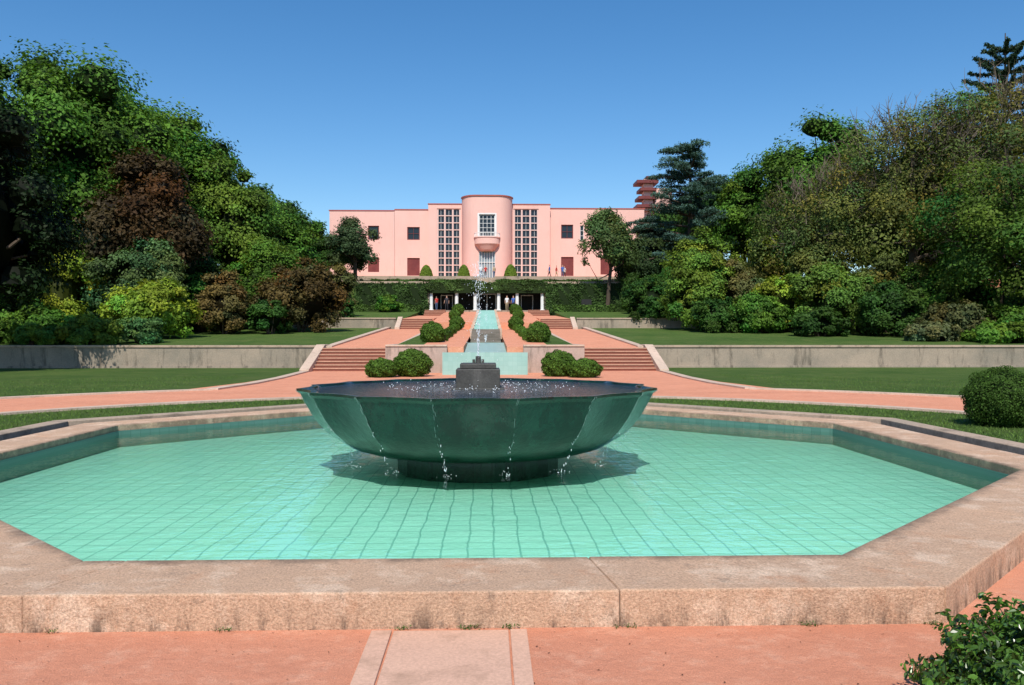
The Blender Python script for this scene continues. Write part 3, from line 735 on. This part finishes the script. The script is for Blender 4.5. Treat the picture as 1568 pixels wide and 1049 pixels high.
for (a, b_) in ((L0, L1), (R0, R1)):
    G.box(a, b_, YC + .34, YC + .38, tz0, tz1)
    nc, nr = 3, 10; cw = (b_ - a) / nc; rh = (tz1 - tz0) / nr
    for i in range(nc + 1):
        x = a + i * cw; x = min(max(x, a + .1), b_ - .1); PP.box(x - .11, x + .11, YC + .10, YC + .34, tz0, tz1)
    for j in range(nr + 1):
        z = min(max(tz0 + j * rh, tz0 + .05), tz1 - .05)
        for i in range(nc): PP.box(max(a + i * cw, a) + (.21 if i == 0 else .11), a + (i + 1) * cw - (.21 if i == nc - 1 else .11), YC + .16, YC + .33, z - .06, z + .06)
    for i in range(nc):
        for j in range(nr):
            xx = a + (i + .5) * cw; z = tz0 + j * rh; F.box(xx - .018, xx + .018, YC + .26, YC + .33, z + .06, z + rh - .06)
TOP = 20.3; dv = 2.6
def bowcurve(n=14, x0=1.45, x1=3.4):
    return [(x0 + (x1 - x0) * math.sin(math.pi / 2 * i / n), YC - dv * math.cos(math.pi / 2 * i / n)) for i in range(n + 1)]
for s in (-1, 1):
    pts = bowcurve(); vs = []
    for x, y in pts: vs += [(s * x, y, GZ - .5), (s * x, y, TOP)]
    fs = [((2 * i, 2 * i + 2, 2 * i + 3, 2 * i + 1) if s > 0 else (2 * i + 1, 2 * i + 3, 2 * i + 2, 2 * i)) for i in range(len(pts) - 1)]
    W.add(vs, fs)
    vs = []; z = TOP
    for x, y in pts:
        d_ = nrm(np.array([x - 1.45 + .01, y - YC, 0.]))
        vs += [(s * (x + d_[0] * .12), y + d_[1] * .12, z), (s * (x + d_[0] * .12), y + d_[1] * .12, z + .16), (s * (x - d_[0] * .3), y - d_[1] * .3, z + .16), (s * (x - d_[0] * .3), y - d_[1] * .3, z)]
    fs = []
    for i in range(len(pts) - 1):
        for k in range(4): fs.append((4 * i + k, 4 * i + (k + 1) % 4, 4 * i + 4 + (k + 1) % 4, 4 * i + 4 + k))
    TR.add(vs, fs)
YF = YC - dv
wall_open(W, -1.45, 1.45, YF, YF + .4, GZ - .5, TOP, [(-1.1, 1.1, GZ, 13.1), (-1.05, 1.05, 15.0, 17.9)])
TR.box(-1.46, 1.46, YF - .12, YF + .3, TOP, TOP + .16)
W.box(-3.3, 3.3, YC, YC + .4, 19.2, TOP)
W.box(-1.4, 1.4, YF + .41, YC, TOP - .4, TOP - .2)
win(-1.05, 1.05, 15.0, 17.9, YF, 4, 5, .10)
F.box(-1.25, 1.25, YF - .06, YF + .1, 17.9, 18.05); F.box(-1.25, -1.05, YF - .06, YF + .1, 15.0, 17.9); F.box(1.05, 1.25, YF - .06, YF + .1, 15.0, 17.9)
DG = MB(); DG.box(-1.1, 1.1, YF + .26, YF + .3, GZ, 13.1)
for i in range(7):
    x = -1.05 + 2.1 * i / 6; F.box(x - .035, x + .035, YF + .1, YF + .25, GZ, 13.1)
for z in (GZ + .05, 11.6, 13.02):
    for i in range(6):
        x = -1.05 + 2.1 * i / 6; F.box(x + .035, x + .315, YF + .12, YF + .24, z - .04, z + .04)
DG.make("entrance_glass", M['doorglass'], villa)
B = MB(); n = 24
prof = [(.45, 13.0), (.62, 13.2), (.85, 13.7), (1.0, 13.95), (1.0, 14.75), (1.06, 14.77), (1.06, 14.88), (.94, 14.88), (.94, 14.2), (.0, 14.2)]
vs = []
for k, z in prof:
    for i in range(n + 1):
        a = math.pi * i / n; vs.append((1.65 * k * math.cos(a), YF - .01 - 1.2 * k * math.sin(a), z))
fs = [(r * (n + 1) + i, r * (n + 1) + i + 1, (r + 1) * (n + 1) + i + 1, (r + 1) * (n + 1) + i) for r in range(len(prof) - 1) for i in range(n)]
B.add(vs, fs); B.make("balcony", M['stucco'], villa)
B = MB()
for i in range(1, n):
    a = math.pi * i / n; x, y = 1.65 * math.cos(a), YF - 1.2 * math.sin(a)
    B.box(x - .02, x + .02, y - .02, y + .02, 14.88, 15.35)
pts = [(1.65 * math.cos(math.pi * i / n), YF - 1.2 * math.sin(math.pi * i / n), 15.37) for i in range(n + 1)]
B.tube(pts, [.04] * (n + 1), 6); B.make("balcony_railing", M['white'], villa)
W.make("walls", M['stucco'], villa); G.make("window_glass", M['glass'], villa); F.make("window_frames", M['white'], villa)
DR.make("dark_red_frames_and_doors", M['darkred'], villa); TR.make("roof_coping", M['stucco_trim'], villa); PP.make("window_mullions", M['palepink'], villa)
mb = MB(); mb.box(-20.5, -8, YW + 1.8, YW + 2, GZ, 18.2); mb.box(8.6, 20.5, YW + 1.8, YW + 2, GZ, 18.2); mb.box(-3.3, 3.3, YC + 2, YC + 2.2, GZ, 19)
mb.make("room_shade_sheets", M['dark'], villa)
mb = MB(); mb.box(24.2, 26.6, 119, 124, 9, 23.2, 0); mb.box(23.2, 24.2, 120, 124, 9, 22.6, 0)
for i, z in enumerate((20.4, 21.6, 22.8, 23.9)):
    mb.box(21.5 + .25 * i * (i < 3), 24.3 + .3 * (i == 3), 118.6, 122, z, z + .42, 1)
mb.box(22.6, 23.9, 119.2, 121, 20, 24.6, 0)
mb.box(22.9, 24.6, 118.8, 122, 24.6, 24.9, 1)
mb.make("tower", [M['stucco'], M['darkred']], villa)

# ------------------------------------------------------------------ vegetation
def lawn_h(y):
    if y < 45: return 0
    if y < 70: return 1.08 + (y - 45.3) * .0555
    if y < 92: return 3.18 + (y - 70.3) * .0654
    return 7.6 if y < 104 else 9.2
GR = (.075, .165, .020); DK = (.038, .09, .015); LG = (.12, .205, .027); YG = (.23, .30, .028); OL = (.11, .135, .032)
RD = (.065, .040, .016); BR = (.13, .10, .032); BL = (.065, .125, .10)
def T(name, seed, x, y, top, R, base, z0=None, **k):
    z0 = lawn_h(y) if z0 is None else z0
    return tree(name, seed, (x, y, z0), top, R, base, **k)
T("plane_tree", 1, -35.5, 68, 23.6, 9.6, GR, nleaf=60000, nclump=120, size=.17, crel=.22)
T("plane_tree", 2, -32.0, 78, 24.2, 8.6, GR, nleaf=50000, nclump=110, size=.17, crel=.22)
T("oak_tree", 3, -27.6, 80, 20.6, 5.2, DK, nleaf=26000, size=.16)
T("copper_beech_tree", 4, -25.0, 62, 15.0, 3.7, RD, nleaf=24000, size=.15, rz=5.5, hue=.15)
T("maple_tree", 5, -23.4, 77, 17.4, 4.4, LG, nleaf=26000, size=.15, rz=6)
T("maple_tree", 6, -21.0, 82, 13.8, 3.4, GR, nleaf=16000, size=.15, rz=5)
T("holm_oak_tree", 7, -15.3, 97, 15.6, 2.5, (.05, .085, .034), nleaf=15000, size=.13, trunk=.22, crel=.33, rz=3.4, nclump=40, core=False)
T("shade_tinted_yew_tree", 8, -24.6, 40, 14.0, 3.9, (.014, .030, .008), nleaf=34000, size=.11, rz=6.8, zc=6.8, nclump=80, crel=.27)  # near-black leaf colour has the tree's shaded side painted in
T("plane_tree", 9, -44, 62, 24, 8, GR, nleaf=26000, nclump=60, size=.22)
T("oak_tree", 20, 35.3, 86, 24.5, 6.6, GR, nleaf=38000, nclump=90, size=.17, crel=.25)
T("oak_tree", 21, 29.4, 92, 20.6, 4.2, GR, nleaf=20000, size=.16)
T("sparse_oak_tree", 22, 34.5, 66, 20.3, 7.6, OL, nleaf=50000, nclump=140, size=.115, crel=.19, core=False, twigs=480, tw_len=1.2, hue=.22, barkm='twig', shell=(.3, .97))
T("sparse_oak_tree", 23, 41.0, 64, 22.6, 8.2, OL, nleaf=54000, nclump=140, size=.115, crel=.19, core=False, twigs=480, tw_len=1.2, hue=.2, barkm='twig', shell=(.3, .97))
T("sparse_oak_tree", 24, 27.8, 68, 15.8, 5.0, OL, nleaf=26000, nclump=80, size=.11, crel=.23, core=False, twigs=260, tw_len=1.1, hue=.2, barkm='twig', shell=(.3, .97))
T("chestnut_tree", 25, 37.4, 56, 14.4, 7.2, (.065, .125, .018), nleaf=50000, nclump=130, size=.12, crel=.2, rz=6.2, zc=8.2, core=False, twigs=160, tw_len=.9, shell=(.35, 1.0), hue=.18)
T("small_pine_tree", 26, 13.2, 90.8, 15.8, 2.6, (.09, .15, .045), nleaf=15000, size=.13, trunk=.2, crel=.3, rz=4.0, core=False, nclump=45, hue=.15)
T("yew_tree", 27, 17.6, 94, 12.8, 3.0, (.04, .075, .025), nleaf=17000, size=.13, rz=3.0)
def cedar(name, seed, x, y, z0, top, R, base, nlv=12):
    rg = np.random.default_rng(seed); mb = MB()
    mb.tube([(x, y, z0 - .3), (x, y, top - 1)], [.5, .08], 9)
    for lv in range(nlv):
        t = lv / (nlv - 1); z = z0 + 3.0 + (top - z0 - 3.3) * t; rr = R * (1 - .42 * t) * rg.uniform(.75, 1.15)
        if lv > nlv - 3: rr *= .75
        for b_ in range(6):
            a = rg.uniform(0, 6.28); ln = rr * rg.uniform(.55, 1.1)
            e = np.array([x + ln * math.cos(a), y + ln * math.sin(a), z + rg.uniform(-.3, .6)])
            mb.tube([(x, y, z - .6), (np.array([x, y, z - .4]) + e) / 2, e], [.14, .09, .03], 5)
            for q in (.35, .6, .85, 1.02):
                c = np.array([x, y, z]) * (1 - q) + e * q + rg.normal(0, .25, 3)
                N = 260; rad = (.6 + .45 * q) * rg.uniform(.6, 1.2); a2 = rg.uniform(0, 6.28, N); r2 = rad * np.sqrt(rg.random(N))
                p = np.stack([c[0] + r2 * np.cos(a2), c[1] + r2 * np.sin(a2), c[2] + rg.normal(0, .11, N) - .1 * r2 ** 2], 1)
                col = np.array(base) * (rg.uniform(.7, 1.3) * rg.uniform(.7, 1.3, N))[:, None]
                add_leaves(mb, rg, p, nrm(np.array([0, -.2, 1.]) + rdir(N, rg) * .9), .12, .45, col, 1)
    return mb.make(name, [M['bark'], M['leaf']])
cedar("atlas_cedar_tree", 31, 23.4, 95, 7.6, 23.2, 7.4, BL)
cedar("atlas_cedar_tree", 32, 20.2, 100, 7.6, 15.5, 3.8, (.055, .10, .07), 8)
def norfolk(name, seed, x, y, z0, top):
    rg = np.random.default_rng(seed); mb = MB(); mb.tube([(x, y, z0), (x, y, top)], [.45, .05], 8)
    for lv in range(18):
        t = lv / 18; z = z0 + 8 + (top - z0 - 8.5) * t; L = 6.6 * (1 - t) ** .5 + .6
        for b_ in range(6):
            a = b_ * math.pi / 3 + rg.uniform(-.2, .2) + lv * .5; ts = np.linspace(0, 1, 6)
            pts = np.stack([x + L * ts * math.cos(a), y + L * ts * math.sin(a), z + .3 * L * ts ** 2.2 - .12 * L * ts], 1)
            mb.tube(pts, np.linspace(.09, .03, 6), 5)
            N = int(170 * L ** .7); u = rg.random(N) ** .7; p = np.stack([np.interp(u, ts, pts[:, i]) for i in range(3)], 1) + rg.normal(0, .13, (N, 3)) * (1 - .3 * u)[:, None]
            add_leaves(mb, rg, p, rdir(N, rg), .17, .35, np.array((.035, .065, .035)) * rg.uniform(.6, 1.3, N)[:, None], 1)
    return mb.make(name, [M['bark'], M['leaf']])
norfolk("norfolk_pine_tree", 33, 52.0, 82, 3.5, 32.2)
proto = []
for i, c in enumerate((GR, DK, (.06, .13, .022))):
    proto.append(tree_mesh(80 + i, (0, 0, 0), 13.5, 6.2, c, nleaf=18000, nclump=55, size=.25, crel=.27))
dt = empty("distant_trees")
pos = [(-28, 122, .82), (-22.5, 136, .82), (-35, 118, 1.05), (-43, 100, 1.3), (-52, 84, 1.5), (-60, 70, 1.6), (-40, 90, 1.35), (-34, 96, 1.05), (-26.5, 104, .72), (-31, 100, .9), (-50, 110, 1.5),
       (29, 118, .9), (34, 112, 1.05), (43, 104, 1.15), (52, 95, 1.2), (60, 80, 1.3), (46, 84, 1.2), (53, 66, 1.15), (38, 122, 1.2), (31, 104, .95), (64, 62, 1.2), (26, 106, .6), (-21, 108, .42), (48, 118, 1.3)]
meshes = []
for i, mbp in enumerate(proto):
    o = mbp.make("tree_mass", [M['bark'], M['leaf']], dt); meshes.append(o.data); o.location = (pos[i][0], pos[i][1], lawn_h(pos[i][1]) - .5); o.scale = (pos[i][2],) * 3
for i, p in enumerate(pos[3:]):
    o = bpy.data.objects.new("tree_mass", meshes[i % 3]); COL.objects.link(o); o.parent = dt
    o.location = (p[0], p[1], lawn_h(p[1]) - .5); o.scale = (p[2],) * 3; o.rotation_euler[2] = i * 1.3
S = [(-28.8, 57, 2.5, 7.0, YG), (-24.2, 58, 3.0, 7.4, (.09, .155, .05)), (-21.4, 54, 2.7, 4.0, YG), (-18.8, 60, 2.0, 4.6, BR), (-17.5, 66, 3.1, 7.0, GR),
     (-14.0, 63, 3.2, 5.6, (.09, .068, .022)), (-19.0, 70.5, 3, 7.0, LG), (-14.0, 76, 2.0, 4.6, (.10, .10, .03)), (-30.5, 52, 2.8, 5.5, DK), (-35, 50, 3.4, 6.2, DK),  # dark green of the far-left shrubs paints that corner's shadow into their colour
     (-15.5, 60, 1.5, 2.6, DK), (-27, 50.5, 2.4, 1.9, GR), (-23.2, 48.8, 1.9, 1.5, LG), (-20.3, 49.5, 1.5, 1.5, (.09, .18, .05)), (-25.6, 47.8, 1.4, 1.1, LG), (-29.5, 48.2, 2.0, 1.6, DK), (-33, 49, 2.4, 1.8, GR),
     (17.2, 66, 3.0, 6.2, LG), (14.2, 70.8, 2.3, 3.6, DK), (20.6, 66, 2.2, 6.2, (.14, .14, .045)), (19.3, 74, 3.2, 8.4, LG), (23.6, 70, 2.4, 7.6, YG), (22.5, 63, 2.2, 4.8, YG),
     (20.4, 62, 2.3, 3.0, GR), (25.6, 60, 3.0, 5.4, (.11, .19, .03)), (28.6, 57, 2.6, 3.8, DK), (23.2, 57, 2.0, 1.9, DK), (31.0, 54, 2.4, 2.4, (.075, .085, .03)), (34.5, 53, 2.4, 2.2, GR),
     (38.5, 53, 3, 3.2, DK), (28.0, 51.5, 1.7, 1.3, (.12, .13, .05)), (31.5, 50.0, 2.2, 1.0, GR), (36, 49, 2.6, 1.1, LG), (26, 65, 2.4, 7.2, OL), (17.5, 62.5, 2.0, 2.8, DK), (30.5, 62, 3.0, 6.5, OL), (42, 52, 3, 4, DK),
     (-12.6, 72.5, 1.2, 2.2, DK), (-10.4, 88, 1.3, 2.0, GR), (16.2, 84, 2.6, 4.2, DK), (-16.4, 84, 2.6, 4.0, DK), (19.5, 88, 3.0, 5.0, DK), (-19.8, 88, 3.0, 5.4, GR),
     (-22.5, 68, 3.2, 6.5, DK), (-26.5, 69, 3.4, 8.0, DK), (-31, 63, 3.2, 8.0, GR), (-21.5, 63.5, 2.2, 4.6, GR), (-34, 58, 3.5, 9.0, DK), (34, 60, 3.4, 6.0, GR), (40, 57, 3.4, 6.0, DK)]
for i, (x, y, R, h, c) in enumerate(S):
    shrub("shrub", 200 + i, x, y, lawn_h(y), R, h, c, nleaf=int(min(5500 + 1500 * R * R, 20000)), size=.09 + .005 * R, nclump=int(24 + 9 * R), crel=.26, hue=.18)
BX = (.07, .135, .018)
ball("boxwood_ball", 1, -3.0, 34.6, 0, .76, BX, 8000, .04, .8); ball("boxwood_ball", 2, -4.2, 34.0, 0, .66, BX, 6000, .04, .62)
ball("boxwood_ball", 3, 3.1, 34.6, 0, .72, BX, 8000, .04, .8); ball("boxwood_ball", 4, 4.05, 33.6, 0, .66, BX, 6000, .04, .62)
for s in (-1, 1):
    ball("boxwood_ball", 5 + s, s * 2.75, 43.2, 1.35, .62, BX, 6000, .04); ball("boxwood_ball", 8 + s, s * 2.35, 66, 2.3, .6, BX, 4000, .05)
    ball("boxwood_ball", 12 + s, s * 2.75, 72, 3.2, .5, BX, 3500, .05); ball("boxwood_ball", 15 + s, s * 2.9, 84, 4.0, .6, BX, 3500, .05)
    xs = sorted((s * 2.15, s * 2.7)); hedge("clipped_hedge", 50 + s, xs[0], xs[1], 44, 65.5, 0, .35, BX, 220, .045, h0=1.38, h1=2.25)
ball("boxwood_ball", 30, 9.55, 14.9, 0, .66, (.05, .10, .016), 20000, .017, .85, True)
rg = np.random.default_rng(77); mb = MB()
N = 22000; d = rdir(N, rg); C = np.array([2.47, 3.3, .02])
lump = 1 + .12 * np.sin(d[:, 0] * 9 + 1) * np.sin(d[:, 1] * 8) + .09 * np.sin(d[:, 2] * 11 + d[:, 0] * 10)
p = C + d * (lump * rg.uniform(.70, 1.08, N))[:, None] * np.array([.54, .52, .45]); k = p[:, 2] > 0; p = p[k]; d = d[k]
add_leaves(mb, rg, p, nrm(d + rdir(len(p), rg) * .9), .018, .5, np.array((.055, .12, .016)) * rg.uniform(.3, 1.9, len(p))[:, None], 1, True)
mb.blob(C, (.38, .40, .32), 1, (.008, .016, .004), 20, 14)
for i in range(60):
    dd = rdir(1, rg)[0]; dd[2] = abs(dd[2]); mb.tube([C + dd * .25, C + dd * np.array([.54, .54, .5])], [.005, .002], 4)
mb.make("glossy_leaved_bush", [M['bark'], M['glossleaf']])

# ------------------------------------------------------------------ people
def flatmat(n, c):
    m, nt, b = new_mat(n); nt.links.new(mixcol(nt, noise(nt, 20, 3), c, tuple(x * .8 for x in c)), b.inputs["Base Color"]); b.inputs["Roughness"].default_value = .8; return m
SK = flatmat("skin", (.55, .32, .23)); HR = flatmat("hair", (.05, .03, .02))
def person(x, y, z, shirt, trousers, face=0, stride=.15, h=1.7, arm=.1):
    p = [(0, 0, .95), (0, 0, 1.15), (0, 0, 1.38), (0, 0, 1.48), (0, .01, 1.56), (0, .015, 1.66), (0, .01, 1.75),
         (.18, 0, 1.40), (.23, arm, 1.13), (.24, arm + .12, .90), (.245, arm + .16, .80), (-.18, 0, 1.40), (-.23, -arm, 1.13), (-.24, -arm + .06, .90), (-.245, -arm + .08, .80),
         (.10, 0, .88), (.11, stride * .6, .48), (.11, stride, .08), (.12, stride + .16, .03), (-.10, 0, .88), (-.11, -stride * .3, .48), (-.11, -stride, .08), (-.12, -stride + .16, .03)]
    r = [.15, .125, .16, .065, .06, .095, .07, .065, .045, .035, .03, .065, .045, .035, .03, .095, .06, .042, .035, .095, .06, .042, .035]
    e = [(0, 1), (1, 2), (2, 3), (3, 4), (4, 5), (5, 6), (2, 7), (7, 8), (8, 9), (9, 10), (2, 11), (11, 12), (12, 13), (13, 14), (0, 15), (15, 16), (16, 17), (17, 18), (0, 19), (19, 20), (20, 21), (21, 22)]
    me = bpy.data.meshes.new("body"); me.from_pydata(p, e, []); o = bpy.data.objects.new("tmp", me); COL.objects.link(o)
    o.modifiers.new("s", 'SKIN')
    for i, v in enumerate(me.skin_vertices[0].data): v.radius = (r[i], r[i] * .8); v.use_root = (i == 0)
    ss = o.modifiers.new("ss", 'SUBSURF'); ss.levels = 1; ss.render_levels = 1
    dg = bpy.context.evaluated_depsgraph_get(); ev = o.evaluated_get(dg); nm = bpy.data.meshes.new_from_object(ev)
    bpy.data.objects.remove(o)
    q = bpy.data.objects.new("visitor", nm); COL.objects.link(q)
    nm.materials.clear()
    for m_ in (SK, shirt, trousers, HR): nm.materials.append(m_)
    for f_ in nm.polygons:
        c = f_.center; f_.use_smooth = True
        f_.material_index = 2 if c.z < .95 and abs(c.x) < .19 else (3 if (c.z > 1.70 or (c.z > 1.58 and c.y < -.01)) else (0 if c.z > 1.47 or (abs(c.x) > .19 and c.z < 1.2) else 1))
    s = h / 1.8; q.scale = (s, s, s); q.location = (x, y, z); q.rotation_euler[2] = face
    return q
cR = flatmat("red_cloth", (.5, .04, .03)); cB = flatmat("blue_cloth", (.05, .12, .4)); cW = flatmat("white_cloth", (.75, .75, .75)); cD = flatmat("dark_cloth", (.03, .03, .04)); cJ = flatmat("denim", (.08, .12, .22)); cO = flatmat("tan_cloth", (.45, .35, .22))
person(-.75, 104.9, 9.2, cW, cJ, 3.0, .1); person(-.2, 105.2, 9.2, cR, cD, 2.8, .05, 1.65); person(.9, 105.6, 9.2, cO, cJ, .4)
person(7.9, 105.0, 9.2, cB, cD, 1.6, .25, 1.75); person(8.8, 105.2, 9.2, cR, cO, -1.5, .2, 1.68); person(9.6, 105.4, 9.2, cB, cJ, 3.1, .1, 1.78); person(9.9, 106.2, 9.2, cW, cD, 2.2)
person(-4.4, 91.2, 4.62, cD, cD, 2.9, .1); person(-5.5, 91.0, 4.62, cR, cJ, .5, .12, 1.62); person(2.2, 91.0, 4.62, cW, cO, 3.2, .15); person(2.9, 91.2, 4.62, cB, cD, 3.0, .1)

# ------------------------------------------------------------------ light, sky, camera
EL = 50
w = bpy.data.worlds.new("World"); scene.world = w; w.use_nodes = True; nt = w.node_tree
sky = nt.nodes.new("ShaderNodeTexSky"); sky.sky_type = 'NISHITA'; sky.sun_disc = False
sky.sun_elevation = math.radians(EL); sky.sun_rotation = math.radians(186); sky.air_density = 1.0; sky.dust_density = .4; sky.ozone_density = 2.8
hs = nt.nodes.new("ShaderNodeHueSaturation"); hs.inputs["Saturation"].default_value = 1.3; hs.inputs["Value"].default_value = 1.1
bg = nt.nodes["Background"]; bg.inputs[1].default_value = .13
nt.links.new(sky.outputs[0], hs.inputs["Color"]); nt.links.new(hs.outputs[0], bg.inputs[0])
ld = bpy.data.lights.new("sun", 'SUN'); ld.energy = 5.0; ld.angle = math.radians(.5); ld.color = (1, .95, .86)
lo = bpy.data.objects.new("sun", ld); COL.objects.link(lo); lo.rotation_euler = (math.radians(90 - EL), 0, math.radians(-6)); lo.location = (0, 0, 60)
cd = bpy.data.cameras.new("camera"); cd.sensor_width = 22.2; cd.lens = 18; cd.clip_end = 5000; cd.clip_start = .05
co = bpy.data.objects.new("camera", cd); COL.objects.link(co)
co.location = (.13, 0, 1.6); co.rotation_euler = (math.radians(90 - .3), 0, math.radians(-1.65))
scene.camera = co
scene.view_settings.view_transform = 'Standard'; scene.view_settings.look = 'None'; scene.view_settings.exposure = 0
